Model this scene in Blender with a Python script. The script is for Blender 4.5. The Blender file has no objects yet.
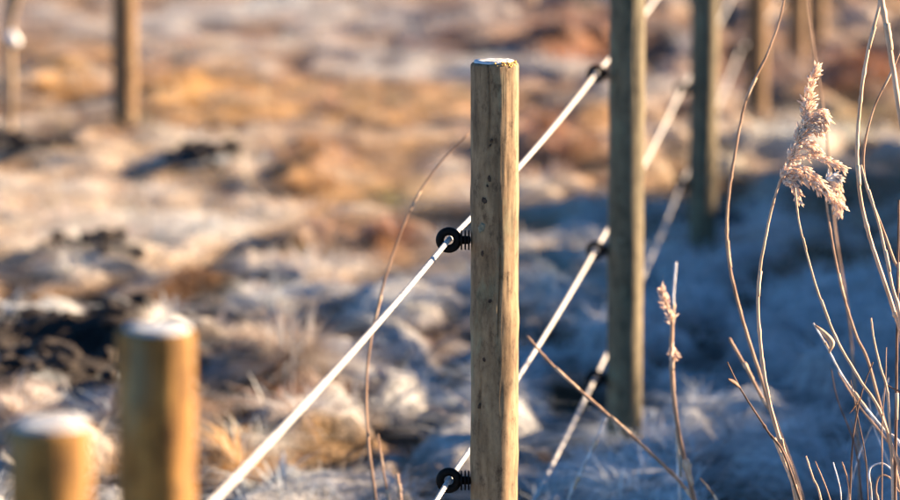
import bpy, math, random
import numpy as np
from mathutils import Vector
R = math.radians
rng = np.random.default_rng(7)
random.seed(7)
scene = bpy.context.scene
COL = scene.collection

# ------------------------------------------------------------------ camera
FPX = 5000.0                      # focal length in photograph pixels (200 mm)
CAM_H = 1.631
PITCH = math.atan(624.0 / FPX)
cam_data = bpy.data.cameras.new('camera')
cam_data.lens = 200.0; cam_data.sensor_width = 36.0
cam_data.clip_start = 0.1; cam_data.clip_end = 3000.0
cam = bpy.data.objects.new('camera', cam_data); COL.objects.link(cam)
cam.location = (0, 0, CAM_H)
cam.rotation_euler = (R(90) - PITCH, 0, 0)
scene.camera = cam
cam_data.dof.use_dof = True
cam_data.dof.focus_distance = 7.26
cam_data.dof.aperture_fstop = 5.0

# ------------------------------------------------------------------ light
SUN_EL = R(16.0); SUN_AZ = R(73.0)          # azimuth from +Y towards +X
sunv = Vector((math.sin(SUN_AZ) * math.cos(SUN_EL), math.cos(SUN_AZ) * math.cos(SUN_EL), math.sin(SUN_EL)))
world = bpy.data.worlds.new('World'); scene.world = world; world.use_nodes = True
wn = world.node_tree.nodes; wl = world.node_tree.links
bg = wn['Background']
sky = wn.new('ShaderNodeTexSky'); sky.sky_type = 'NISHITA'; sky.sun_disc = False
sky.sun_elevation = SUN_EL; sky.sun_rotation = SUN_AZ
sky.air_density = 0.5; sky.dust_density = 0.0; sky.ozone_density = 3.5
tint = wn.new('ShaderNodeMix'); tint.data_type = 'RGBA'; tint.blend_type = 'MULTIPLY'; tint.inputs[0].default_value = 1.0
tint.inputs[7].default_value = (0.70, 1.0, 1.0, 1)      # cold white balance of a clear frosty morning sky, the same all round
wl.new(sky.outputs['Color'], tint.inputs[6]); wl.new(tint.outputs[2], bg.inputs['Color']); bg.inputs['Strength'].default_value = 0.05
sun_data = bpy.data.lights.new('sun', 'SUN'); sun_data.energy = 5.0; sun_data.angle = R(0.5)
sun_data.color = (1.0, 0.72, 0.46)
sun = bpy.data.objects.new('sun', sun_data); COL.objects.link(sun)
sun.rotation_euler = (-sunv).to_track_quat('-Z', 'Y').to_euler()
scene.view_settings.view_transform = 'Standard'; scene.view_settings.look = 'None'
scene.view_settings.gamma = 1.0; scene.view_settings.exposure = 2.7
scene.render.engine = 'CYCLES'
scene.cycles.use_denoising = True
scene.cycles.max_bounces = 6; scene.cycles.transparent_max_bounces = 4

# ------------------------------------------------------------------ pixels to directions
cp, sp = math.cos(PITCH), math.sin(PITCH)
def ray(px, py):
    a = (px - 450.0) / FPX; b = (250.0 - py) / FPX
    return np.array((a, cp + b * sp, -sp + b * cp))
def at(px, py, depth):
    return np.array((0, 0, CAM_H)) + depth * ray(px, py)
def depth_of(w): return FPX * 0.07 / w        # depth at which a 7 cm post shows w pixels wide

# ------------------------------------------------------------------ noise
def vnoise(x, y, seed=0):
    xi = np.floor(x).astype(np.int64); yi = np.floor(y).astype(np.int64)
    xf = x - xi; yf = y - yi
    def h(i, j):
        n = (i * 374761393 + j * 668265263 + seed * 974634777) & 0xffffffff
        n = ((n ^ (n >> 13)) * 1274126177) & 0xffffffff
        n = (n ^ (n >> 16)) & 0xffff
        return n / 65535.0
    u = xf * xf * (3 - 2 * xf); v = yf * yf * (3 - 2 * yf)
    return (h(xi, yi) * (1 - u) + h(xi + 1, yi) * u) * (1 - v) + (h(xi, yi + 1) * (1 - u) + h(xi + 1, yi + 1) * u) * v
def fbm(x, y, seed=0, o=4):
    s = 0; a = .5; t = 0
    for k in range(o):
        s = s + a * vnoise(x * 2 ** k, y * 2 ** k, seed + k * 17); t += a; a *= .5
    return s / t
def sstep(x, a, b):
    t = np.clip((x - a) / (b - a), 0, 1); return t * t * (3 - 2 * t)

# ------------------------------------------------------------------ layout of the ground
def base_slope(y): return -0.03 - 0.0095 * (np.clip(y, 9, 20) - 9)
def hit(px, py):
    d = ray(px, py); t = -CAM_H / d[2]
    for _ in range(20):
        t = (float(base_slope(np.array(t * d[1]))) - CAM_H) / d[2]
    return np.array((0, 0, CAM_H)) + t * d
def zone(px, py, rx, ry):
    c = hit(px, py); e = hit(px, py - ry); f = hit(px, py + ry)
    return (c[0], c[1], rx * c[1] / FPX, (e[1] - f[1]) / 2)
def zsum(zs, x, y):
    wx = x + .10 * (fbm(x * 4, y * 2.2, 91, 3) - .5) * 2; wy = y + .45 * (fbm(x * 3, y * 1.6, 57, 3) - .5) * 2
    s = np.zeros_like(x)
    for (cx, cy, rx, ry, a) in zs:
        s = np.maximum(s, a * np.exp(-(((wx - cx) / rx) ** 2 + ((wy - cy) / ry) ** 2)))
    return s
def Z(l): return [zone(*q[:4]) + ((q[4],) if len(q) > 4 else (1.0,)) for q in l]
Z_soil = Z([(30, 158, 75, 9, 1.1), (205, 171, 50, 8, 1.1), (75, 268, 60, 10, 1), (50, 355, 105, 32, 1.4), (90, 395, 120, 26, 1.35), (235, 362, 55, 20, 1.15),
            (165, 322, 34, 12, .9), (575, 8, 40, 8, .6), (740, 232, 30, 8, .7), (400, 335, 40, 10, .5)])
Z_gold = Z([(120, 150, 190, 40, .55), (330, 120, 150, 30, .5), (250, 215, 160, 18, .4), (190, 95, 90, 34), (55, 75, 60, 35, .8), (40, 205, 90, 16, .6), (390, 190, 70, 18, .7), (310, 175, 45, 26, .8), (560, 285, 50, 30, .45), (620, 130, 120, 18, .35),
            (255, 455, 50, 22, .7), (330, 465, 55, 22, .6)])
Z_rust = Z([(172, 316, 50, 16, .9), (545, 155, 45, 28, 1), (575, 40, 75, 30, .8), (755, 80, 60, 24, .8), (860, 85, 40, 16, 1), (470, 20, 50, 20, .6), (315, 165, 30, 22, .6),
            (190, 288, 50, 10, 1), (290, 385, 55, 25, 1), (320, 240, 35, 14, .9), (160, 410, 50, 28, .9), (400, 235, 30, 13, 1), (20, 425, 30, 18, .8), (420, 345, 40, 14, .5)])
Z_white = Z([(480, 68, 150, 7, 1), (150, 45, 70, 10, .7), (430, 240, 120, 35, .6), (250, 300, 110, 18, .6), (800, 330, 160, 150, .8), (560, 430, 120, 60, .6), (560, 255, 120, 30, .6), (200, 232, 90, 16, .7)])
Z_green = Z([(560, 290, 60, 30, .6), (850, 125, 70, 16, .7), (700, 175, 60, 18, .5), (235, 285, 30, 10, .4), (380, 195, 60, 14, .5)])
Z_hump = Z([(190, 288, 48, 9, .075), (290, 385, 52, 16, .055), (160, 420, 46, 14, .03), (400, 235, 28, 9, .06), (320, 240, 32, 10, .06), (330, 462, 50, 15, .06),
            (545, 160, 36, 14, .08), (250, 462, 36, 14, .06), (30, 432, 40, 12, .025), (60, 75, 30, 16, .08), (170, 100, 40, 18, .08), (240, 110, 40, 14, .06), (420, 345, 40, 12, .05),
            (575, 45, 50, 16, .08), (860, 88, 36, 12, .1), (480, 25, 40, 14, .08), (570, 330, 40, 16, .05), (700, 330, 60, 20, .05), (310, 168, 30, 14, .07)])
Z_dip = Z([(172, 318, 60, 20, .09)])
def shade_bank(x, y):                                # unseen bank added right of the fence to shade the ground
    ax = 1.95 + .25 * (fbm(y * .5, y * 0 + 3, 5, 2) - .5)
    return .77 * (1 + .30 * (1 - sstep(y, 9.6, 11.6))) * sstep(x, ax, ax + 1.0) * (1 - sstep(x, ax + 2.2, ax + 4.5)) * sstep(y, 7.4, 8.8) * (1 - sstep(y, 15.2, 17.5)) * (.72 + .6 * fbm(y * .9, x * .9, 31, 2))
def hum(x, y):                                 # hummocks: 1 on top, 0 in the hollows between
    return np.clip((fbm(x * 8.0, y * 3.4, 8, 2) - .5) * 2.6 + .5, 0, 1)
def ground_z(x, y):
    x = np.asarray(x, float); y = np.asarray(y, float)
    near = 1 - sstep(np.hypot(x, y - 12), 16, 40)
    z = base_slope(y) + shade_bank(x, y)
    rel = 1 - .72 * sstep(y, 11.5, 14.0) * (1 - .8 * sstep(x, .0, .45))
    z = z + near * rel * (.12 * (fbm(x * 2.0, y * 1.3, 3, 3) - .5) + .105 * (hum(x, y) - .5) + .04 * (fbm(x * 14, y * 10, 9, 2) - .5))
    z = z + zsum(Z_hump, x, y) - zsum(Z_dip, x, y)
    z = z + .06 * np.clip(zsum(Z_soil, x, y) * 1.6, 0, 1)
    z = z + (1 - near) * 1.2 * (fbm(x * .02, y * .02, 77, 3) - .5)
    return z

GOLD = np.array((.68, .40, .13)); PALE = np.array((.70, .48, .28)); RUST = np.array((.36, .135, .045)); MAUVE = np.array((.31, .19, .15))
TAN = np.array((.46, .28, .16)); DARK = np.array((.10, .06, .035)); OLIVE = np.array((.25, .27, .10)); FROST = np.array((.74, .84, .90)); SOIL = np.array((.020, .016, .014))
def mix(a, b, t): return a * (1 - t[:, None]) + b * t[:, None]
def ground_look(x, y):
    """grass colour, frost amount and bareness of the soil at a place"""
    n1 = fbm(x * 3.5, y * 2.2, 21, 3); n2 = fbm(x * 1.3, y * .9, 41, 3); n3 = fbm(x * 9, y * 6, 61, 2)
    far = sstep(y, 16.0, 19.5); mid = sstep(y, 11.8, 14.0)
    c = mix(TAN[None] * np.ones((len(x), 1)), PALE[None], np.clip(mid * .8 + (n1 - .5) * 1.2, 0, 1))
    c = mix(c, MAUVE[None], far * np.clip(.75 + (n2 - .5) * 1.6, 0, 1))
    c = mix(c, GOLD[None], np.clip(zsum(Z_gold, x, y) * (.5 + n1), 0, 1))
    c = mix(c, RUST[None], np.clip(zsum(Z_rust, x, y) * (.45 + n3), 0, .9))
    c = mix(c, OLIVE[None], np.clip(zsum(Z_green, x, y) * n1 * 1.4, 0, .8))
    c = mix(c, DARK[None], np.clip((n3 - .62) * 4, 0, .7) * (1 - .6 * mid))
    fr = .62 * (1 - mid) + .20 * mid; fr = fr * (1 - far) + .2 * far
    fr = fr + (n2 - .5) * 1.1 + (n1 - .5) * .7 + .5 * zsum(Z_white, x, y) - .45 * zsum(Z_rust, x, y) - .3 * zsum(Z_gold, x, y)
    hm = hum(x, y); hol = np.clip(.62 - hm, 0, 1) * 1.5 + np.clip(.45 - fbm(x * 14, y * 10, 9, 2), 0, 1) * 2.0     # relief shade painted into the hollows as dark peat, frost sits on the humps
    sx = sstep(x, .0, .45) * (1 - sstep(y, 14, 16)); hol = np.clip(hol, 0, 1) * (1 - .75 * mid * (1 - sx))
    fr = fr + (hm - .5) * .9 * (1 - .6 * mid * (1 - sx)) - hol * .6; c = mix(c, np.array((.045, .040, .024))[None], hol * .85)
    so = np.clip((zsum(Z_soil, x, y) - .33) * 4 + (n3 - .5) * 1.2, 0, 1)
    return c, np.clip(fr, 0, .95), so

# ------------------------------------------------------------------ materials
def new_mat(name):
    m = bpy.data.materials.new(name); m.use_nodes = True
    nt = m.node_tree; return m, nt, nt.nodes, nt.links, nt.nodes['Principled BSDF']
def ramp(n, stops):
    r = n.new('ShaderNodeValToRGB'); e = r.color_ramp.elements
    while len(e) < len(stops): e.new(.5)
    for el, (p, c) in zip(e, stops): el.position = p; el.color = (*c, 1)
    return r
def nz(n, l, vec, scale, detail=4, rough=.55):
    t = n.new('ShaderNodeTexNoise'); t.inputs['Scale'].default_value = scale; t.inputs['Detail'].default_value = detail
    t.inputs['Roughness'].default_value = rough
    if vec: l.new(vec, t.inputs['Vector'])
    return t
def mapping(n, l, sc):
    tc = n.new('ShaderNodeTexCoord'); mp = n.new('ShaderNodeMapping'); mp.inputs['Scale'].default_value = sc
    l.new(tc.outputs['Object'], mp.inputs['Vector']); return mp.outputs['Vector']
def mixc(n, l, mode, fac, a, b):
    mx = n.new('ShaderNodeMix'); mx.data_type = 'RGBA'; mx.blend_type = mode
    if isinstance(fac, float): mx.inputs[0].default_value = fac
    else: l.new(fac, mx.inputs[0])
    for s, v in ((6, a), (7, b)):
        if isinstance(v, tuple): mx.inputs[s].default_value = (*v, 1)
        else: l.new(v, mx.inputs[s])
    return mx.outputs[2]

def mat_grass(name, trans=.4):
    m, nt, n, l, p = new_mat(name)
    a = n.new('ShaderNodeAttribute'); a.attribute_name = 'tint'
    l.new(a.outputs['Color'], p.inputs['Base Color']); p.inputs['Roughness'].default_value = .65; p.inputs['Specular IOR Level'].default_value = .25
    tr = n.new('ShaderNodeBsdfTranslucent'); l.new(a.outputs['Color'], tr.inputs['Color'])
    ms = n.new('ShaderNodeMixShader'); ms.inputs[0].default_value = trans
    l.new(p.outputs[0], ms.inputs[1]); l.new(tr.outputs[0], ms.inputs[2]); l.new(ms.outputs[0], n['Material Output'].inputs[0])
    return m
M_grass = mat_grass('dry_frosted_grass')

def mat_ground():
    m, nt, n, l, p = new_mat('frosty_turf')
    a = n.new('ShaderNodeAttribute'); a.attribute_name = 'tint'
    v = mapping(n, l, (1, 1, 1))
    t = nz(n, l, v, 35, 6); r = ramp(n, [(.3, (.45, .45, .45)), (.7, (1.25, 1.25, 1.25))]); l.new(t.outputs['Fac'], r.inputs[0])
    l.new(mixc(n, l, 'MULTIPLY', 1.0, a.outputs['Color'], r.outputs[0]), p.inputs['Base Color'])
    p.inputs['Roughness'].default_value = .9; p.inputs['Specular IOR Level'].default_value = .15
    b = n.new('ShaderNodeBump'); b.inputs['Strength'].default_value = .8; b.inputs['Distance'].default_value = .02
    l.new(nz(n, l, v, 60, 6).outputs['Fac'], b.inputs['Height']); l.new(b.outputs[0], p.inputs['Normal'])
    return m
M_ground = mat_ground()

def mat_wood(name, dark, midc, light, stain=.5, seed=0.0):
    m, nt, n, l, p = new_mat(name)
    tc = n.new('ShaderNodeTexCoord'); oi = n.new('ShaderNodeVectorMath'); oi.operation = 'ADD'; oi.inputs[1].default_value = (seed, seed * .7, seed * 1.3)
    l.new(tc.outputs['Object'], oi.inputs[0])
    def mp(s):
        q = n.new('ShaderNodeMapping'); q.inputs['Scale'].default_value = s; l.new(oi.outputs[0], q.inputs['Vector']); return q.outputs['Vector']
    g = nz(n, l, mp((48, 48, 9)), 1.6, 8, .72); rg = ramp(n, [(.25, dark), (.5, midc), (.78, light)]); l.new(g.outputs['Fac'], rg.inputs[0])
    s = nz(n, l, mp((22, 22, 7)), 1.2, 4, .6); rs = ramp(n, [(.36, (.34, .31, .28)), (.54, (1, 1, 1))]); l.new(s.outputs['Fac'], rs.inputs[0])
    c1 = mixc(n, l, 'MULTIPLY', stain, rg.outputs[0], rs.outputs[0])
    # fine drying checks
    k = nz(n, l, mp((110, 110, 5)), 1.3, 4, .55); rk = ramp(n, [(.27, (.15, .12, .10)), (.33, (1, 1, 1))]); l.new(k.outputs['Fac'], rk.inputs[0])
    c2 = mixc(n, l, 'MULTIPLY', .8, c1, rk.outputs[0])
    bl = nz(n, l, mp((34, 34, 20)), 1.7, 7, .72); rb = ramp(n, [(.34, (.30, .26, .23)), (.47, (.92, .9, .88)), (.66, (1.2, 1.17, 1.1))]); l.new(bl.outputs['Fac'], rb.inputs[0])
    c2 = mixc(n, l, 'MULTIPLY', min(1.0, stain + .25), c2, rb.outputs[0])
    # pale green algae
    al = nz(n, l, mp((14, 14, 5)), 1.5, 5, .65); ra = ramp(n, [(.56, (0, 0, 0)), (.72, (.6, .6, .6))]); l.new(al.outputs['Fac'], ra.inputs[0])
    c3 = mixc(n, l, 'MIX', ra.outputs[0], c2, (.20, .22, .14))
    l.new(c3, p.inputs['Base Color']); p.inputs['Roughness'].default_value = .8; p.inputs['Specular IOR Level'].default_value = .25
    ad = n.new('ShaderNodeMath'); ad.operation = 'ADD'; l.new(g.outputs['Fac'], ad.inputs[0]); l.new(rk.outputs[0], ad.inputs[1])
    b = n.new('ShaderNodeBump'); b.inputs['Strength'].default_value = .4; b.inputs['Distance'].default_value = .0014
    l.new(ad.outputs[0], b.inputs['Height']); l.new(b.outputs[0], p.inputs['Normal'])
    return m
def mat_endgrain():
    m, nt, n, l, p = new_mat('frosted_end_grain')
    v = mapping(n, l, (1, 1, 1))
    t = nz(n, l, v, 90, 5); r = ramp(n, [(.30, (.34, .28, .20)), (.50, (.44, .50, .56))]); l.new(t.outputs['Fac'], r.inputs[0])
    l.new(r.outputs[0], p.inputs['Base Color']); p.inputs['Roughness'].default_value = .7
    b = n.new('ShaderNodeBump'); b.inputs['Strength'].default_value = .7; b.inputs['Distance'].default_value = .002
    l.new(nz(n, l, v, 260, 4).outputs['Fac'], b.inputs['Height']); l.new(b.outputs[0], p.inputs['Normal'])
    return m
def mat_speckle(name, a, b_, scale, rough=.8, bump=.4, dist=.001, stretch=(1, 1, 1), spec=.3):
    m, nt, n, l, p = new_mat(name)
    v = mapping(n, l, stretch)
    t = nz(n, l, v, scale, 5); r = ramp(n, [(.35, a), (.65, b_)]); l.new(t.outputs['Fac'], r.inputs[0])
    l.new(r.outputs[0], p.inputs['Base Color']); p.inputs['Roughness'].default_value = rough; p.inputs['Specular IOR Level'].default_value = spec
    b = n.new('ShaderNodeBump'); b.inputs['Strength'].default_value = bump; b.inputs['Distance'].default_value = dist
    l.new(t.outputs['Fac'], b.inputs['Height']); l.new(b.outputs[0], p.inputs['Normal'])
    return m
M_end = mat_endgrain()
M_plastic = mat_speckle('black_plastic', (.002, .002, .0022), (.004, .004, .0044), 300, .55, .15, .0003, spec=.1)
M_screw = mat_speckle('galvanised_screw', (.25, .25, .26), (.4, .4, .4), 200, .45, .1, .0003)
M_rope = mat_speckle('white_polyrope', (.28, .28, .28), (.54, .54, .54), 200, .7, .7, .0010)
M_knot = mat_speckle('dark_knot', (.02, .013, .009), (.07, .045, .03), 220, .8, .6, .001)
M_knot_pale = mat_speckle('weathered_knot', (.10, .11, .08), (.22, .20, .14), 220, .8, .6, .001)
M_lichen = mat_speckle('orange_lichen', (.45, .22, .03), (.75, .5, .18), 300, .9, .6, .001)
M_straw = mat_speckle('dry_straw_stem', (.38, .225, .14), (.62, .42, .29), 90, .6, .4, .0006, (1, 1, .12))
M_brown = mat_speckle('brown_stem', (.19, .11, .07), (.42, .27, .18), 90, .7, .4, .0006, (1, 1, .15))
M_darkstem = mat_speckle('dark_twig', (.05, .03, .022), (.16, .09, .06), 120, .75, .4, .0006, (1, 1, .3))
M_froststem = mat_speckle('frosted_stem', (.30, .24, .20), (.72, .74, .78), 110, .75, .5, .0008, (1, 1, .4))
M_soil = mat_speckle('dark_peat', (.008, .006, .006), (.026, .019, .016), 60, .9, .8, .004)
M_stake = mat_speckle('thin_grey_stake', (.10, .07, .05), (.30, .22, .14), 60, .8, .4, .002, (1, 1, .2))
M_white = mat_speckle('white_plastic', (.62, .64, .66), (.8, .81, .82), 120, .5, .1, .001)
def mat_seed():
    m, nt, n, l, p = new_mat('reed_spikelets')
    v = mapping(n, l, (1, 1, 1)); t = nz(n, l, v, 140, 4); r = ramp(n, [(.35, (.84, .64, .51)), (.65, (.96, .86, .76))]); l.new(t.outputs['Fac'], r.inputs[0])
    l.new(r.outputs[0], p.inputs['Base Color']); p.inputs['Roughness'].default_value = .8
    tr = n.new('ShaderNodeBsdfTranslucent'); l.new(r.outputs[0], tr.inputs['Color'])
    ms = n.new('ShaderNodeMixShader'); ms.inputs[0].default_value = .55
    l.new(p.outputs[0], ms.inputs[1]); l.new(tr.outputs[0], ms.inputs[2]); l.new(ms.outputs[0], n['Material Output'].inputs[0])
    return m
M_seed = mat_seed()
M_sheath = mat_speckle('papery_sheath', (.34, .22, .14), (.58, .44, .32), 130, .8, .5, .0008, (1, 1, .3))
M_leaf = mat_speckle('dry_leaf', (.18, .08, .03), (.42, .2, .07), 160, .7, .3, .0006)

# ------------------------------------------------------------------ helpers
def tag(o, label=None, cat=None, group=None, kind=None):
    if label: o['label'] = label
    if cat: o['category'] = cat
    if group: o['group'] = group
    if kind: o['kind'] = kind
    return o
def empty(name, loc):
    o = bpy.data.objects.new(name, None); o.empty_display_size = .05; COL.objects.link(o); o.location = loc; return o
def mesh_obj(name, verts, faces, mat, parent=None, smooth=True):
    me = bpy.data.meshes.new(name); me.from_pydata([tuple(v) for v in verts], [], faces); me.materials.append(mat)
    if smooth: me.polygons.foreach_set('use_smooth', [True] * len(me.polygons))
    me.update()
    o = bpy.data.objects.new(name, me); COL.objects.link(o)
    if parent: o.parent = parent
    return o
def big_mesh(name, V, quads, tris, mat, tint=None, smooth=True):
    me = bpy.data.meshes.new(name)
    nq = 0 if quads is None else len(quads); nt_ = 0 if tris is None else len(tris)
    idx = np.concatenate([q.ravel() for q in (quads, tris) if q is not None]).astype(np.int32)
    me.vertices.add(len(V)); me.vertices.foreach_set('co', V.astype(np.float32).ravel())
    me.loops.add(len(idx)); me.loops.foreach_set('vertex_index', idx)
    start = np.concatenate([np.arange(nq) * 4, nq * 4 + np.arange(nt_) * 3]).astype(np.int32)
    me.polygons.add(nq + nt_); me.polygons.foreach_set('loop_start', start)
    me.polygons.foreach_set('use_smooth', np.full(nq + nt_, smooth))
    me.update(calc_edges=True)
    if tint is not None:
        at_ = me.attributes.new('tint', 'FLOAT_COLOR', 'POINT')
        at_.data.foreach_set('color', np.concatenate([tint, np.ones((len(tint), 1))], 1).astype(np.float32).ravel())
    me.materials.append(mat); me.validate()
    o = bpy.data.objects.new(name, me); COL.objects.link(o); return o

def spline(pts, n=8):
    pts = [np.array(p, float) for p in pts]
    P = [2 * pts[0] - pts[1]] + pts + [2 * pts[-1] - pts[-2]]
    out = []
    for i in range(1, len(P) - 2):
        a, b, c, d = P[i - 1:i + 3]
        for k in range(n):
            t = k / n
            out.append(.5 * (2 * b + (c - a) * t + (2 * a - 5 * b + 4 * c - d) * t * t + (3 * b - a - 3 * c + d) * t ** 3))
    out.append(P[-2]); return np.array(out)
def sweep(path, rad, sides=8, twist=0.0, lobe=0.0, nl=3):
    """verts and faces of a tube along a path; rad: number or one radius per point"""
    path = np.asarray(path); N = len(path); rad = np.full(N, rad) if np.isscalar(rad) else np.asarray(rad)
    T = np.gradient(path, axis=0); T /= np.linalg.norm(T, axis=1)[:, None]
    up = np.array((0, 0, 1.0)) if abs(T[0][2]) < .8 else np.array((1.0, 0, 0))
    V = []; F = []; n0 = up
    L = np.concatenate([[0], np.cumsum(np.linalg.norm(np.diff(path, axis=0), axis=1))])
    for i in range(N):
        n0 = n0 - T[i] * n0.dot(T[i]); n0 /= np.linalg.norm(n0); b = np.cross(T[i], n0)
        for s in range(sides):
            a = 2 * math.pi * s / sides
            r = rad[i] * (1 + lobe * math.cos(nl * a)); a2 = a + twist * L[i]
            V.append(path[i] + r * (math.cos(a2) * n0 + math.sin(a2) * b))
    for i in range(N - 1):
        for s in range(sides):
            t = (s + 1) % sides
            F.append((i * sides + s, i * sides + t, (i + 1) * sides + t, (i + 1) * sides + s))
    F.append(tuple(range(sides))[::-1]); F.append(tuple((N - 1) * sides + s for s in range(sides)))
    return V, F
def lathe(profile, sides=24, axis='Z'):
    """profile of (radius, height), closed by caps"""
    V = []; F = []
    for (r, h) in profile:
        for s in range(sides):
            a = 2 * math.pi * s / sides
            V.append((r * math.cos(a), r * math.sin(a), h) if axis == 'Z' else (h, r * math.cos(a), r * math.sin(a)))
    n = len(profile)
    for i in range(n - 1):
        for s in range(sides):
            t = (s + 1) % sides; F.append((i * sides + s, i * sides + t, (i + 1) * sides + t, (i + 1) * sides + s))
    F.append(tuple(range(sides))[::-1]); F.append(tuple((n - 1) * sides + s for s in range(sides)))
    return V, F

# ------------------------------------------------------------------ grass blades
def blades(base, az, lean, L, W, col, frost, droop=.35):
    """arrays per blade -> verts, quads, tris, tint"""
    n = len(base); ts = np.array((0, .38, .72, 1.0))
    d = np.stack([np.cos(az), np.sin(az), np.zeros(n)], 1); side = np.stack([-np.sin(az), np.cos(az), np.zeros(n)], 1)
    V = np.zeros((n, 7, 3)); C = np.zeros((n, 7, 3)); k = 0
    for i, t in enumerate(ts):
        out = lean * L * (t * .55 + t * t * .75); hgt = L * np.clip(t * np.sqrt(np.clip(1 - lean * .35, .2, 1)) - droop * lean * t * t, -.3, 1)
        c = base + d * out[:, None]; c[:, 2] += hgt
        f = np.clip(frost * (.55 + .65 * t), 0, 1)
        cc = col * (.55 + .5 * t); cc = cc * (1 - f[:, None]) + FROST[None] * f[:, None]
        if i < 3:
            w = (W * (1, .9, .6)[i] * .5)[:, None]
            V[:, k] = c - side * w; V[:, k + 1] = c + side * w; C[:, k] = C[:, k + 1] = cc; k += 2
        else: V[:, k] = c; C[:, k] = cc
    o = (np.arange(n) * 7)[:, None]
    quads = np.concatenate([o + np.array([[0, 1, 3, 2]]), o + np.array([[2, 3, 5, 4]])]); tris = o + np.array([[4, 5, 6]])
    return V.reshape(-1, 3), quads, tris, np.clip(C.reshape(-1, 3), 0, 1)

# ================================================================== SETTING: ground
def axis_vals(lo, hi, step, far):
    mid = np.arange(lo, hi + step / 2, step); out = []; s = step; v = hi
    while v < far[1]: s *= 1.35; v += s; out.append(v)
    inn = []; s = step; v = lo
    while v > far[0]: s *= 1.35; v -= s; inn.append(v)
    return np.array(inn[::-1] + list(mid) + out)
gx = axis_vals(-3.4, 3.6, .04, (-900, 900)); gy = axis_vals(5.5, 27, .045, (-300, 2200))
GX, GY = np.meshgrid(gx, gy); fx, fy = GX.ravel(), GY.ravel()
gz = ground_z(fx, fy)
c, fr, so = ground_look(fx, fy)
gc = c * .42; gc = mix(gc, FROST[None] * .8, np.clip(fr * .6, 0, 1)); gc = mix(gc, SOIL[None], so)
# frost dust on soil
gc = mix(gc, FROST[None] * .7, so * np.clip((fbm(fx * 14, fy * 9, 71, 2) - .66) * 4, 0, .5))
nx, ny = len(gx), len(gy)
ii = (np.arange(ny - 1)[:, None] * nx + np.arange(nx - 1)[None]).ravel()
gq = np.stack([ii, ii + 1, ii + nx + 1, ii + nx], 1)
ground = tag(big_mesh('ground', np.stack([fx, fy, gz], 1), gq, None, M_ground, gc), kind='structure')

# ------------------------------------------------------------------ grass tufts over it
def scatter_tufts(n, ylo, yhi, margin):
    u = rng.random(n); y = np.sqrt(ylo ** 2 + u * (yhi ** 2 - ylo ** 2))
    hw = .09 * y * 1.25 + margin
    return (rng.random(n) * 2 - 1) * hw, y
FEET = [(625.5, 250, 34.7), (704, 150, 25.7), (757.5, 50, 19.5), (797, 10, 17.2), (818, 5, 16.4)]
def make_grass(name, n_tufts, per, ylo, yhi, label):
    tx, ty = scatter_tufts(n_tufts, ylo, yhi, .45)
    ex = []                                        # tufts crowding round the feet of the posts
    for (px_, py_, w_) in FEET:
        f_ = at(px_, py_, depth_of(w_))
        for _ in range(26):
            a_ = rng.random() * 6.283; d_ = rng.uniform(.035, .13); ex.append((f_[0] + d_ * math.cos(a_), f_[1] + d_ * math.sin(a_)))
    ex = np.array(ex); tx[:len(ex)] = ex[:, 0]; ty[:len(ex)] = ex[:, 1]
    c, fr, so = ground_look(tx, ty)
    keep = rng.random(n_tufts) > so * .97
    tx, ty, c, fr = tx[keep], ty[keep], c[keep], fr[keep]; n = len(tx)
    rad = rng.uniform(.015, .06, n); tl = rng.uniform(.03, .085, n) * (.45 + .9 * hum(tx, ty)) * (1 + .6 * np.clip(zsum(Z_hump, tx, ty) / .08, 0, 1))
    tint_j = (1 + rng.uniform(-.5, .4, (n, 1)) * (1 - .5 * sstep(ty, 11.5, 14))[:, None]) * (1 + rng.normal(0, .09, (n, 3)))
    fr = np.clip(fr + rng.normal(0, .14, n), 0, .95)
    idx = np.repeat(np.arange(n), per); m = len(idx)
    az = rng.random(m) * 2 * math.pi; rr = np.sqrt(rng.random(m)) * rad[idx]
    b = np.stack([tx[idx] + np.cos(az) * rr, ty[idx] + np.sin(az) * rr, np.zeros(m)], 1)
    b[:, 2] = np.repeat(ground_z(tx, ty), per) - .012
    az = az + rng.normal(0, .5, m); lean = np.clip(rng.normal(1.35, .45, m), .2, 2.0)
    L = tl[idx] * rng.uniform(.6, 1.3, m); W = rng.uniform(.0018, .0042, m)
    col = np.clip(c[idx] * tint_j[idx] * rng.uniform(.7, 1.2, (m, 1)), 0, .8)
    fz = np.clip(fr[idx] + rng.normal(0, .15, m), 0, .95)
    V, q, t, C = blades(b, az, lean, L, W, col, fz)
    return tag(big_mesh(name, V, q, t, M_grass, C), label, 'grass', kind='stuff')
make_grass('frosty_grass', 9000, 26, 7.0, 25.5, 'low tufted pasture grass dusted with frost across the field')

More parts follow.
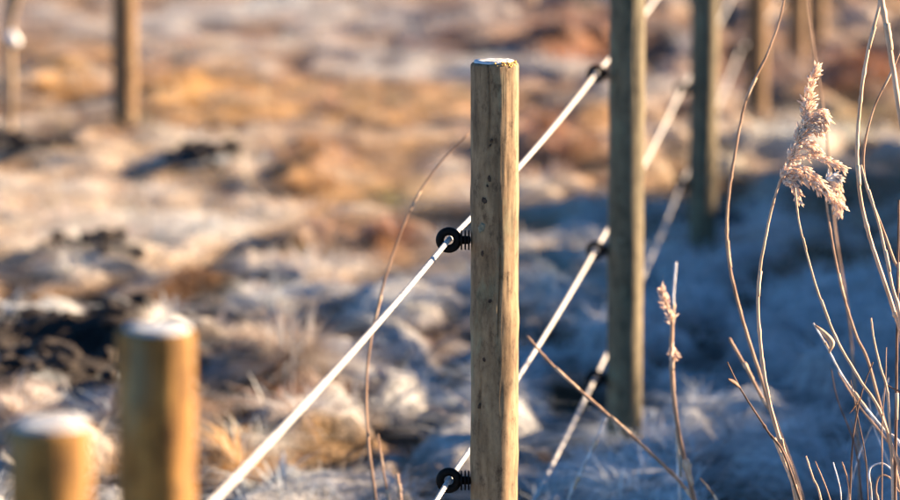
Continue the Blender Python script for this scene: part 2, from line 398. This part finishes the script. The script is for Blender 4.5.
# ------------------------------------------------------------------ tussocks that stand out
TUSS = [  # px, py (foot), half width px, height m, colour, frost, label
 (290, 402, 50, .17, TAN * .8, .30, 'large brown grass tussock under the nearest white rope'),
 (160, 436, 46, .12, TAN, .30, 'tan arching grass tussock directly behind the two blurred near posts'),
 (332, 485, 46, .13, TAN * .75, .22, 'brown tussock at the bottom between the rope and centre post'),
 (246, 488, 34, .14, GOLD * .8, .12, 'golden upright grass clump touching the lower end of the top rope'),
 (190, 300, 46, .12, RUST * 1.1, .12, 'wide flat rusty tussock with a dark underside, left of centre'),
 (400, 246, 26, .10, RUST, .15, 'small rusty tussock left of the upper ring insulator on the centre post'),
 (320, 252, 32, .11, TAN * .8, .2, 'mid-brown round tussock left of the curved stalk'),
 (548, 178, 36, .16, RUST * 1.1, .1, 'orange-brown tussock between centre post and second post'),
 (28, 444, 30, .09, TAN, .3, 'pale tussock at the left edge behind the lowest near post'),
 (862, 98, 36, .17, RUST * 1.2, .05, 'rust-coloured mound far off at the right edge'),
 (585, 60, 44, .17, RUST * 1.2, .1, 'far rust-brown tussock behind the top of the second post'),
 (62, 95, 28, .18, GOLD, .1, 'far golden tussock between thin stake and left-hand post'),
 (185, 118, 42, .18, GOLD, .1, 'bright golden grass clump right of the far left-hand post'),
 (310, 190, 28, .14, GOLD * .8 + RUST * .2, .1, 'orange tussock in the sunlit field left of the centre post top'),
]
for (px, py, hw, h, colr, frs, lab) in TUSS:
    p = hit(px, py); n = 1000; rx = hw * p[1] / FPX
    az = rng.random(n) * 2 * math.pi; rr = np.sqrt(rng.random(n)) * .62
    b = np.stack([p[0] + np.cos(az) * rr * rx, p[1] + np.sin(az) * rr * rx * 1.1, np.zeros(n)], 1)
    b[:, 2] = ground_z(b[:, 0], b[:, 1]) - .015
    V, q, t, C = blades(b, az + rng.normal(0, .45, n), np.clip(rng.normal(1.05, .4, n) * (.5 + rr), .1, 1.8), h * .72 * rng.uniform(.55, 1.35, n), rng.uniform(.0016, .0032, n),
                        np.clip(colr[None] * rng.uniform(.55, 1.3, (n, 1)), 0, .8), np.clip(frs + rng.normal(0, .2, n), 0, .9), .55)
    o = Vector((p[0], p[1], float(ground_z(p[0], p[1]))))
    ob = big_mesh('grass_tussock', V - np.array(o)[None], q, t, M_grass, C); ob.location = o
    tag(ob, lab, 'grass tussock', 'grass tussocks in the field')

# ------------------------------------------------------------------ peat clods in the bare patches
def clods():
    ico_v = []; ph = (1 + 5 ** .5) / 2
    for a in (-1, 1):
        for b_ in (-ph, ph): ico_v += [(0, a, b_), (a, b_, 0), (b_, 0, a)]
    ico_v = np.array(ico_v); ico_v /= np.linalg.norm(ico_v[0])
    tri = [(i, j, k) for i in range(12) for j in range(i + 1, 12) for k in range(j + 1, 12)
           if all(abs(np.linalg.norm(ico_v[a] - ico_v[b_]) - 1.0515) < .01 for a, b_ in ((i, j), (j, k), (i, k)))]
    fixed = []
    for (i, j, k) in tri:
        nn = np.cross(ico_v[j] - ico_v[i], ico_v[k] - ico_v[i]); fixed.append((i, j, k) if nn.dot(ico_v[i]) > 0 else (i, k, j))
    fixed = np.array(fixed)
    x, y = scatter_tufts(9000, 8, 22, .2); _, _, so = ground_look(x, y)
    k = rng.random(len(x)) < so * .9; x, y = x[k], y[k]; n = len(x)
    s = rng.uniform(.012, .045, n)[:, None, None] * rng.uniform(.6, 1.3, (n, 1, 3)) * np.array((1, 1, .65))
    V = ico_v[None] * s * rng.uniform(.75, 1.25, (n, 12, 1)); V[:, :, 0] += x[:, None]; V[:, :, 1] += y[:, None]; V[:, :, 2] += (ground_z(x, y) + .004)[:, None]
    T = (np.arange(n) * 12)[:, None, None] + fixed[None]
    return tag(big_mesh('soil_clods', V.reshape(-1, 3), None, T.reshape(-1, 3), M_soil, None, False), 'crumbled dark peat clods in the bare patches', 'soil', kind='stuff')
clods()

# ------------------------------------------------------------------ tall grass on the added unseen bank, raising its shade
def shade_grass():
    n = 1500; x = rng.uniform(2.2, 4.4, n); y = rng.uniform(8.0, 16.6, n); per = 7
    idx = np.repeat(np.arange(n), per); m = len(idx)
    b = np.stack([x[idx] + rng.normal(0, .01, m), y[idx] + rng.normal(0, .01, m), np.repeat(ground_z(x, y), per) - .02], 1)
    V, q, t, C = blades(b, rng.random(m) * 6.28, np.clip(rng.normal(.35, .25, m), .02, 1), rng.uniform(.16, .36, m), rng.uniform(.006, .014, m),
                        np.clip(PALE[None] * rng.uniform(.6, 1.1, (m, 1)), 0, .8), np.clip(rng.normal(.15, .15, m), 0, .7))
    return tag(big_mesh('shade_bank_grass', V, q, t, M_grass, C), 'dry tall grass on the unseen bank added for shade right of the fence', 'grass', kind='stuff')
shade_grass()

# ================================================================== FENCE POSTS
def post_shaft(rad, z0, z1, seed, bev=.005, rings=()):
    S = 144; zs = list(np.arange(z0, z1 - bev, .012)) + [z1 - bev, z1 - bev * .55, z1 - bev * .2, z1]
    rs = np.random.default_rng(seed); V = []; F = []
    ph = rs.uniform(0, 6.28, 6)
    CR = [(rs.uniform(-2.7, -1.1), z1 - rs.uniform(0, .55), rs.uniform(.10, .28), rs.uniform(.0022, .004)) for _ in range(4)]
    CR[0] = (-1.85, z1 + .02, .15, .004)
    for z in zs:
        cx = .0018 * math.sin(z * 3.1 + ph[0]); cy = .0018 * math.sin(z * 2.3 + ph[1])
        b = 0
        d = z1 - z
        if d < bev: b = bev * (1 - math.sqrt(max(0, 1 - (1 - d / bev) ** 2)))
        swell = sum(a * math.exp(-((z - zc) / wz) ** 2) for (zc, a, wz) in rings)
        for s in range(S):
            a = 2 * math.pi * s / S
            r = rad * (1 + .014 * math.sin(2 * a + ph[2] + z * 1.3) + .008 * math.sin(3 * a + ph[3] - z * 4)) + .00035 * math.sin(7 * a + ph[4] + 2 * math.sin(z * 6 + ph[5])) + swell
            for (ca, cz, cl_, cd) in CR:
                if cz - cl_ < z < cz:
                    da = (a - (ca % 6.2832) - .05 * math.sin(z * 31 + ca) + math.pi) % 6.2832 - math.pi
                    if abs(da) < .12: r -= cd * math.exp(-(da / .03) ** 2) * min(1, (z - cz + cl_) / .05, (cz - z) / .02 + .3)
            r += .0007 * (vnoise(np.array(a * 9.0), np.array(z * 18.0), seed) - .5)
            V.append((cx + (r - b) * math.cos(a), cy + (r - b) * math.sin(a), z))
    n = len(zs)
    for i in range(n - 1):
        for s in range(S):
            t = (s + 1) % S; F.append((i * S + s, i * S + t, (i + 1) * S + t, (i + 1) * S + s))
    F.append(tuple(range(S))[::-1]); F.append(tuple((n - 1) * S + s for s in range(S)))
    return V, F
def end_disc(rad, z, seed):
    S = 40; V = [(0, 0, z + .0022)]; F = []; rs = np.random.default_rng(seed)
    for k, f in enumerate((.35, .7, .97, 1.0)):
        for s in range(S):
            a = 2 * math.pi * s / S; V.append((f * rad * math.cos(a), f * rad * math.sin(a), z + (.0022 + .0012 * rs.random() if k < 3 else -.001)))
    for s in range(S):
        t = (s + 1) % S; F.append((0, 1 + s, 1 + t))
        for k in range(3): F.append((1 + k * S + s, 1 + (k + 1) * S + s, 1 + (k + 1) * S + t, 1 + k * S + t))
    return V, F
# ring insulator, one mesh each shared by all posts; origin in the ring's hole, the post lies towards +X
def ring_mesh():
    V = []; F = []; A, B = 40, 14
    for i in range(A):
        a = 2 * math.pi * i / A
        for j in range(B):
            b = 2 * math.pi * j / B
            r = .0130 + .0062 * math.copysign(abs(math.cos(b)) ** .75, math.cos(b)); y = .0065 * math.copysign(abs(math.sin(b)) ** .75, math.sin(b))
            V.append((r * math.cos(a), y, r * math.sin(a)))
    for i in range(A):
        for j in range(B):
            i2 = (i + 1) % A; j2 = (j + 1) % B; F.append((i * B + j, i * B + j2, i2 * B + j2, i2 * B + j))
    return V, F
RING = ring_mesh()
def fin_mesh(x): return lathe([(.0045, x - .0013), (.0142, x - .0012), (.0150, x), (.0142, x + .0012), (.0045, x + .0013)], 24, 'X')
ins_cache = {}
def insulator(root, x, y, z, gap):
    """ring, core, three fins and the screw; gap = ring centre to post skin"""
    key = round(gap, 3)
    if key not in ins_cache:
        r = mesh_obj('insulator', *RING, M_plastic, root)
        cr = mesh_obj('core', *lathe([(.0062, .014), (.0062, gap - .001), (.0050, gap + .001)], 18, 'X'), M_plastic, r)
        k = [cr]
        for q in (gap * .60, gap * .78, gap * .95): k.append(mesh_obj('fin', *fin_mesh(q), M_plastic, r))
        k.append(mesh_obj('screw', *lathe([(.0028, gap - .002), (.0028, gap + .02), (.0008, gap + .026)], 10, 'X'), M_screw, r))
        ins_cache[key] = (r, k)
        r.location = (x, y, z); return r
    r0, k0 = ins_cache[key]
    r = r0.copy(); COL.objects.link(r); r.parent = root; r.location = (x, y, z)
    for o in k0:
        c_ = o.copy(); COL.objects.link(c_); c_.parent = r
    return r

H = {1: .7385, 2: .3815, 3: .119}             # heights of the three strands
woods = {
 'main': mat_wood('weathered_post_wood', (.125, .080, .045), (.205, .145, .085), (.29, .215, .132), .6, 1.3),
 'grey': mat_wood('grey_post_wood', (.075, .065, .042), (.125, .108, .07), (.18, .152, .10), .4, 4.1),
 'fresh': mat_wood('yellow_pine_post_wood', (.15, .07, .016), (.25, .13, .032), (.35, .228, .075), .7, 7.7),
 'far': mat_wood('brown_post_wood', (.09, .055, .028), (.16, .10, .052), (.24, .16, .088), .4, 9.2)}
POSTS = [  # px centre, at py, w (7 cm in pixels), radius, top height above datum, wood, strands with insulator, label
 dict(px=50, py=430, w=87.5, r=.0345, top=.997, wood='fresh', ins=(), label='blurred short-looking yellow pine post at the lower left corner, nearest of all'),
 dict(px=158, py=330, w=78, r=.0345, top=1.005, wood='fresh', ins=(1, 2, 3), label='blurred yellow pine post with frosted top, second from the left bottom corner'),
 dict(px=494, py=60, w=48, r=.0350, top=1.000, wood='main', ins=(1, 2, 3), label='sharp weathered round wooden post with frosted top in the centre'),
 dict(px=625.5, py=250, w=34.7, r=.0362, top=1.01, wood='grey', ins=(1, 2, 3), label='tall grey wooden post just right of and behind the sharp centre post'),
 dict(px=704, py=150, w=25.7, r=.0375, top=1.01, wood='grey', ins=(1, 2, 3), label='dark-sided blurred wooden post, third along the fence from the sharp one'),
 dict(px=757.5, py=50, w=19.5, r=.0385, top=1.0, wood='far', ins=(1, 2, 3), label='blurred brown post at the top edge left of the reed plume'),
 dict(px=797, py=10, w=17.2, r=.038, top=1.0, wood='far', ins=(1, 2, 3), label='stubby-looking far post at the top edge with a dark left side'),
 dict(px=818, py=5, w=16.4, r=.036, top=1.0, wood='far', ins=(1, 2, 3), label='farthest sunlit post of the fence at the top edge, right of the others'),
]
rope_pts = {1: [], 2: [], 3: []}
for k, q in enumerate(POSTS):
    p = at(q['px'], q['py'], depth_of(q['w'])); x, y = p[0], p[1]
    g = float(ground_z(x, y)); root = empty('fence_post', (x, y, g))
    tag(root, q['label'], 'fence post', 'wooden posts of the electric fence')
    rings = [(.42 - g, .0012, .02), (.62 - g, .0016, .016), (.80 - g, .0012, .02)] if k == 2 else [(random.uniform(.2, .9), .0014, .025) for _ in range(2)]
    sh = mesh_obj('shaft', *post_shaft(q['r'], -.35, q['top'] - g, 11 + k, .0055, rings), woods[q['wood']], root)
    mesh_obj('end_face', *end_disc(q['r'] - .0052, q['top'] - g, 30 + k), M_end, root)
    gap = .031 if k == 2 else .025
    for s in q['ins']:
        cx = -(q['r'] + gap); insulator(root, cx, 0, H[s] - g, gap)
        rope_pts[s].append(np.array((x + cx, y, H[s])))
    q['root'] = root; q['g'] = g; q['xy'] = (x, y)
    # knots
    def knot(hz, ang, rr, mat, ratio=1.4):
        V = []; F = []; S = 12
        for (f, dp) in ((1.35, -.0030), (1.0, .00045), (.72, .0008), (.6, -.0002), (.3, .0003)):
            for s in range(S):
                a = 2 * math.pi * s / S; jj = 1 + .22 * math.sin(2 * a + hz * 50) + .16 * math.sin(5 * a + hz * 90)
                u = rr * f * jj * math.cos(a); v = rr * ratio * f * jj * math.sin(a)
                th = ang + u / q['r']; rad = q['r'] + dp
                V.append((rad * math.cos(th), rad * math.sin(th), hz - g + v))
        for i in range(4):
            for s in range(S):
                t = (s + 1) % S; F.append((i * S + s, i * S + t, (i + 1) * S + t, (i + 1) * S + s))
        F.append(tuple(4 * S + s for s in range(S)))
        mesh_obj('knot', V, F, mat, sh)
    if k == 2:
        for (kx, ky, rr, mt) in ((491, 137, .0015, M_knot), (490, 142, .0010, M_knot), (489, 176, .0024, M_knot), (487, 183, .0012, M_knot), (484, 198, .0034, M_knot), (481, 226, .0046, M_knot_pale), (482, 252, .0022, M_knot), 
                                 (498, 465, .0065, M_knot_pale), (488, 455, .003, M_knot), (484, 360, .002, M_knot), (490, 300, .0022, M_knot), (479, 408, .0022, M_knot)):
            pw = at(kx, ky, depth_of(48)); knot(pw[2] - .003, -math.pi / 2 + math.asin(max(-.95, min(.95, (pw[0] - x) / q['r']))), rr, mt)
    elif q['w'] > 20:
        for _ in range(5): knot(random.uniform(.3, .95), random.uniform(-2.6, -.5), random.uniform(.002, .005), random.choice([M_knot, M_knot_pale]))
# lichen on the sharp post's rim
q = POSTS[2]; V = []; F = []
for i in range(70):
    a = random.gauss(-.75, .38); zz = q['top'] - q['g'] + random.uniform(-.006, .002); rr = q['r'] - random.uniform(0.0, .006) - (.002 if zz > q['top'] - q['g'] - .002 else 0); s = random.uniform(.0012, .0026)
    cx, cy = rr * math.cos(a), rr * math.sin(a); o = len(V)
    V += [(cx + s, cy, zz), (cx, cy + s, zz), (cx - s, cy, zz), (cx, cy - s, zz), (cx, cy, zz + s * .8), (cx, cy, zz - s * .8)]
    for (u, v) in ((0, 1), (1, 2), (2, 3), (3, 0)): F += [(o + u, o + v, o + 4), (o + v, o + u, o + 5)]
mesh_obj('lichen', V, F, M_lichen, q['root'], False)['kind'] = 'stuff'

# lone post in the field, left, and the thin stake
p = hit(125, 128); g = float(ground_z(p[0], p[1])); root = empty('fence_post', (p[0], p[1], g))
tag(root, 'lone brown post standing far off in the golden grass, upper left', 'fence post', 'wooden posts of the electric fence')
mesh_obj('shaft', *post_shaft(.044, -.35, 1.02, 91), woods['far'], root); mesh_obj('end_face', *end_disc(.039, 1.02, 92), M_end, root)
p = hit(9, 138); g = float(ground_z(p[0], p[1])); root = empty('thin_stake', (p[0], p[1], g))
tag(root, 'thin leaning stake with a white clip at the far left edge', 'stake')
def rel(px, py): v = at(px, py, p[1] / ray(px, py)[1]); return v - np.array((p[0], p[1], g))
mesh_obj('rod', *sweep(spline([(0, 0, -.25), (0, 0, 0), rel(10, 90), rel(9, 40), rel(11, -20), rel(14, -120)], 6), [.017] * 30 + [.014], 10), M_stake, root)
br = mesh_obj('side_rod', *sweep(spline([rel(9, 30) + (0, -.01, 0), rel(16, 2), rel(24, -40), rel(34, -110)], 5), .011, 8), M_stake, root)
cl = mesh_obj('clip', *lathe([(.005, -.028), (.016, -.025), (.019, 0), (.016, .025), (.005, .028)], 14), M_white, root)
cl.location = rel(12, 38) + np.array((.006, -.02, 0)); cl.rotation_euler = (0, R(-35), 0)

# ================================================================== ROPES
names = {1: 'top white rope of the fence, running from the lower left up past the centre post',
         2: 'middle white rope of the fence, through the lower ring insulator on the centre post',
         3: 'bottom white rope of the fence, emerging low between the centre and second posts'}
pa = POSTS[0]
for s in (1, 2, 3):
    P = rope_pts[s]; d0 = P[0] - P[1]
    start = P[0] + d0 / np.linalg.norm(d0) * .9
    path = []
    nodes = [start] + P + [P[-1] + (P[-1] - P[-2]) * 1.5]
    for a, b in zip(nodes[:-1], nodes[1:]):
        n = max(2, int(np.linalg.norm(b - a) / (.007 if a[1] < 13 else .04)))
        for t in np.arange(n) / n:
            v = a + (b - a) * t; v[2] -= .012 * 4 * t * (1 - t) * (np.linalg.norm(b - a) / 3); path.append(v)
    path.append(nodes[-1]); path = np.array(path)
    V, F = sweep(path, .0037, 12, 2 * math.pi / .055, .13, 3)
    tag(mesh_obj('fence_rope', V, F, M_rope), names[s], 'rope', 'white ropes of the electric fence')

# ================================================================== REEDS AND STALKS
def stalk(name, label, cat, pts, depth, wpx, mat, group=None, taper=.55, nodes=4, root_to_ground=True, lean=0.0):
    """pts from tip to foot in pixels; carried on down to the ground"""
    W = [at(px, py, depth + lean * i / max(1, len(pts) - 1)) for i, (px, py) in enumerate(pts)]
    if root_to_ground:
        d = W[-1] - W[-2]; d = d / max(1e-6, abs(d[2])); h = W[-1][2]
        foot = W[-1] + np.array((d[0] * h * .35, d[1] * h * .35, 0)); gz_ = float(ground_z(foot[0], foot[1]))
        mid_ = W[-1] + np.array((d[0] * h * .25, d[1] * h * .25, -(h - gz_) * .45)); W.append(mid_)
        foot[2] = gz_ - .02; W.append(foot)
    base = W[-1].copy(); base[2] += .02
    path = spline(W, 9); n = len(path); r = wpx * .75 / FPX * depth / 2
    rad = np.linspace(r * taper, r * 1.08, n)
    rs = np.random.default_rng(abs(hash(label)) % 1000 if False else len(label) * 7 + int(wpx * 10))
    path = path + np.stack([rs.normal(0, r * .05, n), rs.normal(0, r * .05, n), np.zeros(n)], 1)
    for k in range(nodes): rad[rs.integers(1, n - 1)] *= 1.32
    root = empty(name, base); tag(root, label, cat, group)
    mesh_obj('stem', *sweep(path - base, rad, 8), mat, root)
    if wpx > 3.9:
        for k in range(2 + int(wpx > 5)):
            i0 = int(n * (.12 + .26 * k + .1 * rs.random())); i1 = min(n - 1, i0 + rs.integers(3, 6)); seg = path[i0:i1 + 1] - base
            fl = np.linspace(1.34, 1.06, len(seg)) * rad[i0:i1 + 1]
            mesh_obj('sheath', *sweep(seg + np.array((r * .25, 0, 0)), fl, 7), M_sheath, root)
    return root, W, base
def leaf_part(root, base, name, pts, width, mat, side=(1, 0, .2)):
    P = spline(pts, 5) - base; n = len(P); sd = np.array(side, float); sd /= np.linalg.norm(sd)
    V = []; F = []
    for i, c_ in enumerate(P):
        w = width * math.sin(math.pi * (i + .6) / (n + .4)) ** .8 / 2
        nrm = np.array((0, -.3 * w, 0))
        V += [c_ - sd * w, c_ + nrm * 1.2, c_ + sd * w]
    for i in range(n - 1):
        F += [(3 * i, 3 * i + 1, 3 * i + 4, 3 * i + 3), (3 * i + 1, 3 * i + 2, 3 * i + 5, 3 * i + 4)]
    o = mesh_obj(name, V, F, mat, root); md = o.modifiers.new('thickness', 'SOLIDIFY'); md.thickness = .0006; return o
def plume(root, base, branches, depth, seed, mat=None, dens=1.0, name='seed_head'):
    """branches: (px points, thickness px, count)"""
    rs = np.random.default_rng(seed); V = []; F = []; S = 5
    for pts, thick, cnt in branches:
        path = spline([at(px, py, depth) for px, py in pts], 8)
        for _ in range(int(cnt * dens)):
            t = rs.random(); f = t * (len(path) - 1); i = min(int(f), len(path) - 2)
            c_ = path[i] + (path[i + 1] - path[i]) * (f - i); T = path[i + 1] - path[i]; T /= np.linalg.norm(T)
            th = .78 * thick / FPX * depth * (.35 + .65 * math.sin(math.pi * min(1, t * .9 + .1)))
            off = rs.normal(0, 1, 3); off -= T * off.dot(T); off /= np.linalg.norm(off); rr = th * rs.random() ** .6
            c_ = c_ + off * rr
            d = T * rs.uniform(.5, 1.1) + off * rs.uniform(.2, .7) + np.array((0, 0, -.25)); d /= np.linalg.norm(d)
            L = rs.uniform(.006, .014); w = rs.uniform(.0009, .0019)
            a = np.cross(d, (0.2, 1, .1)); a /= np.linalg.norm(a); b = np.cross(d, a); o = len(V)
            V.append(c_ - base)
            for (q_, ww) in ((.35, 1.0), (.7, .7)):
                for s in range(S):
                    an = 2 * math.pi * s / S; V.append(c_ + d * L * q_ + w * ww * (math.cos(an) * a + math.sin(an) * b) - base)
            V.append(c_ + d * L - base)
            for s in range(S):
                t2 = (s + 1) % S
                F += [(o, o + 1 + t2, o + 1 + s), (o + 1 + s, o + 1 + t2, o + 6 + t2, o + 6 + s), (o + 6 + s, o + 6 + t2, o + 11)]
        Vb, Fb = sweep(path - base, .0007, 5); o = len(V); V += list(Vb); F += [tuple(i + o for i in f) for f in Fb]
    return mesh_obj(name, V, F, mat or M_seed, root)

GR = 'dry reeds and stalks beside the fence'
D0 = 7.26
# reed with the pale plume
r_, W, b_ = stalk('reed', 'pale dry reed with a big feathery seed plume leaning right', 'reed',
    [(812, 95), (804, 130), (790, 160), (777, 190), (766, 235), (758, 290), (761, 350), (769, 400), (781, 445), (796, 500)], D0, 6.0, M_straw, GR, .35, 5)
plume(r_, b_, [
    ([(804, 120), (807, 100), (811, 84), (817, 68)], 4, 75), ([(803, 116), (807, 104), (811, 92)], 5, 35),
    ([(797, 142), (803, 126), (812, 114), (822, 112), (829, 120)], 5, 100), ([(798, 140), (808, 124), (819, 120), (827, 128)], 5, 80), ([(796, 146), (804, 134), (813, 128), (822, 134)], 4, 50),
    ([(788, 160), (797, 147), (808, 144), (819, 151)], 5, 80), ([(790, 158), (810, 155), (828, 160), (843, 168)], 3, 60),
    ([(781, 180), (790, 169), (804, 171), (818, 181), (826, 190)], 6, 150), ([(783, 184), (796, 176), (812, 183), (830, 196), (843, 207)], 4.5, 130), ([(782, 182), (789, 180), (796, 190), (799, 202)], 4, 50)],
    D0, 5, dens=1.75)
# second reed with a brown frosted plume
r_, W, b_ = stalk('reed', 'brown reed with a small drooping frost-capped seed head right of the plume', 'reed',
    [(828, 182), (826, 200), (832, 240), (842, 290), (856, 335), (872, 375)], 7.62, 4.2, M_brown, GR, .5)
plume(r_, b_, [([(828, 182), (836, 180), (840, 195), (839, 214)], 6, 130), ([(830, 184), (833, 196), (836, 210)], 5, 60)], 7.62, 9, M_seed)
plume(r_, b_, [([(826, 180), (832, 176), (838, 178)], 4, 45)], 7.6, 10, M_froststem, 1, 'frost_cap')
S = lambda *a, **k: stalk(*a, **k)
S('reed', 'tall dark stalk curving up from the plume reed to the top edge', 'reed', [(790, -60), (783, 5), (768, 52), (746, 100), (733, 165), (727, 215), (729, 262), (742, 318), (760, 375), (780, 440), (795, 480)], 7.75, 5.0, M_brown, GR)
S('reed', 'slender straw stalk under the plume bending to the lower right', 'reed', [(795, 188), (799, 222), (808, 258), (819, 295), (838, 342), (860, 380), (886, 428)], 7.2, 4.0, M_straw, GR)
S('reed', 'long bent reed at right, knee-jointed halfway, leaving by the top edge', 'reed', [(892, -60), (880, 2), (867, 55), (860, 105), (857, 150), (860, 195), (869, 235), (882, 275), (894, 312), (903, 350)], 7.2, 5.6, M_straw, GR, taper=.75, nodes=7)
S('reed', 'thick straw reed cutting the upper right corner', 'reed', [(874, -70), (882, 0), (890, 50), (899, 108), (912, 190), (925, 300)], 6.95, 8.0, M_straw, GR, taper=.8)
S('reed', 'thin stalk crossing the upper right reeds and meeting the bent one', 'reed', [(905, 40), (893, 68), (874, 108), (864, 150), (866, 185), (880, 222), (893, 258), (906, 300)], 7.35, 4.2, M_brown, GR)
S('reed', 'straight short straw stalk leaning left near the right edge', 'reed', [(861, 165), (868, 190), (879, 225), (892, 285), (902, 335)], 7.15, 5.0, M_straw, GR)
S('reed', 'faint thin stalk at the top right of the far posts', 'reed', [(806, -40), (808, 5), (814, 50), (826, 130), (835, 230), (850, 330)], 8.6, 3.4, M_brown, GR)
r_, W, b_ = S('reed', 'out-of-focus stalk with a pinkish bud and joint, right of the second post', 'reed', [(661, 288), (667, 306), (672, 322), (671, 350), (673, 390), (680, 440), (694, 500)], 8.1, 7.0, M_brown, GR)
plume(r_, b_, [([(672, 326), (668, 308), (660, 288)], 5, 70), ([(673, 345), (672, 352), (676, 358)], 5, 30)], 8.1, 12, M_seed)
S('reed', 'pale frosted stalk rising beside the pinkish bud', 'reed', [(676, 262), (673, 300), (672, 340), (672, 380), (676, 420)], 8.4, 5.5, M_froststem, GR)
S('reed', 'brown stalk slanting from the centre post down to the bottom right', 'reed', [(527, 336), (555, 368), (600, 408), (645, 448), (690, 495)], 8.15, 5.2, M_brown, GR, taper=.6)
S('reed', 'thin pale stalk forking down left from the slanting brown stalk', 'reed', [(606, 418), (594, 446), (582, 470), (568, 502)], 8.5, 4.5, M_froststem, GR, taper=.8)
S('reed', 'curved brown stalk arching up to the left side of the centre post', 'reed', [(468, 134), (440, 163), (415, 200), (398, 240), (382, 290), (370, 345), (366, 395), (369, 450), (376, 505)], 8.3, 4.2, M_brown, GR, taper=.5, nodes=2)
S('reed', 'short brown stalk left of the lower ring insulator', 'reed', [(378, 434), (382, 465), (389, 505)], 8.3, 4.0, M_brown, GR)
S('reed', 'stubby broken stalk beside the lower ring insulator', 'reed', [(397, 474), (399, 490), (401, 510)], 8.3, 5.0, M_straw, GR, taper=.9)
r_, W, b_ = S('reed', 'dark twig with a small bract below the tall curved stalk', 'reed', [(727, 362), (740, 388), (755, 412), (768, 432), (790, 470)], 7.2, 3.8, M_darkstem, GR, taper=.5)
leaf_part(r_, b_, 'leaf', [at(741, 388, 7.2), at(735, 383, 7.19), at(728, 379, 7.18)], .007, M_darkstem, (0, .3, 1))
S('reed', 'straight blurred stalk leaning left above the dark twig', 'reed', [(729, 338), (745, 366), (762, 398), (778, 428)], 7.9, 4.8, M_brown, GR, taper=.8)
r_, W, b_ = S('reed', 'stalk with a curled frosted leaf hanging at its tip, right side', 'reed', [(813, 323), (826, 345), (840, 372), (858, 398), (884, 430), (905, 455)], 7.55, 4.0, M_froststem, GR)
leaf_part(r_, b_, 'leaf', [at(815, 325, 7.5), at(824, 333, 7.5), at(832, 343, 7.5), at(829, 353, 7.5)], .009, M_sheath)
S('reed', 'upright short twig with a pale tip by the right edge', 'reed', [(871, 318), (874, 340), (880, 366), (887, 390), (890, 430), (892, 470)], 7.15, 3.6, M_straw, GR, taper=.7, nodes=5)
S('reed', 'dark upright twig along the right edge, lower half', 'reed', [(899, 200), (898, 270), (897, 340), (896, 420), (895, 500)], 7.3, 5.0, M_darkstem, GR)
r_, W, b_ = S('reed', 'thin twig with one orange dead leaf near the right edge', 'reed', [(873, 362), (866, 380), (860, 400), (853, 440), (850, 500)], 7.3, 2.6, M_darkstem, GR)
leaf_part(r_, b_, 'leaf', [at(860, 398, 7.28), at(856, 405, 7.27), at(850, 413, 7.27)], .010, M_leaf, (.6, 0, .8))
S('reed', 'twig slanting left under the pale-tipped one at the right edge', 'reed', [(838, 372), (850, 392), (862, 410), (880, 432), (900, 462)], 7.8, 3.6, M_brown, GR)
S('reed', 'side twig reaching left from the right-edge upright', 'reed', [(884, 384), (892, 388), (902, 396), (910, 430)], 7.2, 3.0, M_darkstem, GR)
S('reed', 'pale stub of stalk at the foot of the plume reed', 'reed', [(774, 438), (784, 462), (797, 500)], 7.25, 5.5, M_straw, GR, taper=.9)
S('reed', 'thin stub leaning left at the bottom between the reed feet', 'reed', [(806, 456), (813, 478), (822, 505)], 7.25, 3.4, M_straw, GR)
S('reed', 'short twig near the bottom, right of the reed feet', 'reed', [(842, 462), (848, 482), (850, 510)], 7.3, 3.2, M_brown, GR)
S('reed', 'hooked frosted twig curling over at the lower right', 'reed', [(893, 471), (884, 464), (874, 465), (869, 474), (872, 505)], 7.25, 3.2, M_froststem, GR)
S('reed', 'low hooked brown twig in the bottom right corner', 'reed', [(899, 492), (890, 478), (880, 476), (876, 490), (880, 512)], 7.4, 3.0, M_brown, GR)
S('reed', 'thin dark twig at bottom left of the reed feet', 'reed', [(700, 478), (708, 488), (718, 505)], 7.9, 4.0, M_brown, GR)
rt = np.random.default_rng(44)
KINDS = [('brown', M_brown), ('dark', M_darkstem), ('frosted pale', M_froststem)]
for kn, (word, mt) in enumerate(KINDS):          # the loose tangle of fine straws in the lower right corner
    xs = np.sort(np.array((822, 855, 888)) + rt.uniform(-9, 9, 3) + kn * 3)
    for x0, place in zip(xs, ('leftmost', 'middle one', 'rightmost')):
        y0 = rt.uniform(345, 465); sl = rt.normal(12, 22)
        pts = [(x0, y0), (x0 + sl * .35 + rt.normal(0, 4), y0 + 32), (x0 + sl * .8, y0 + 75), (x0 + sl * 1.1 + rt.normal(0, 4), y0 + 125)]
        S('straw', f'fine {word} straw, {place} of the three {word} straws tangled at lower right', 'straw', pts, rt.uniform(6.9, 8.3), rt.uniform(1.8, 3.0), mt, 'fine straws tangled at the lower right')
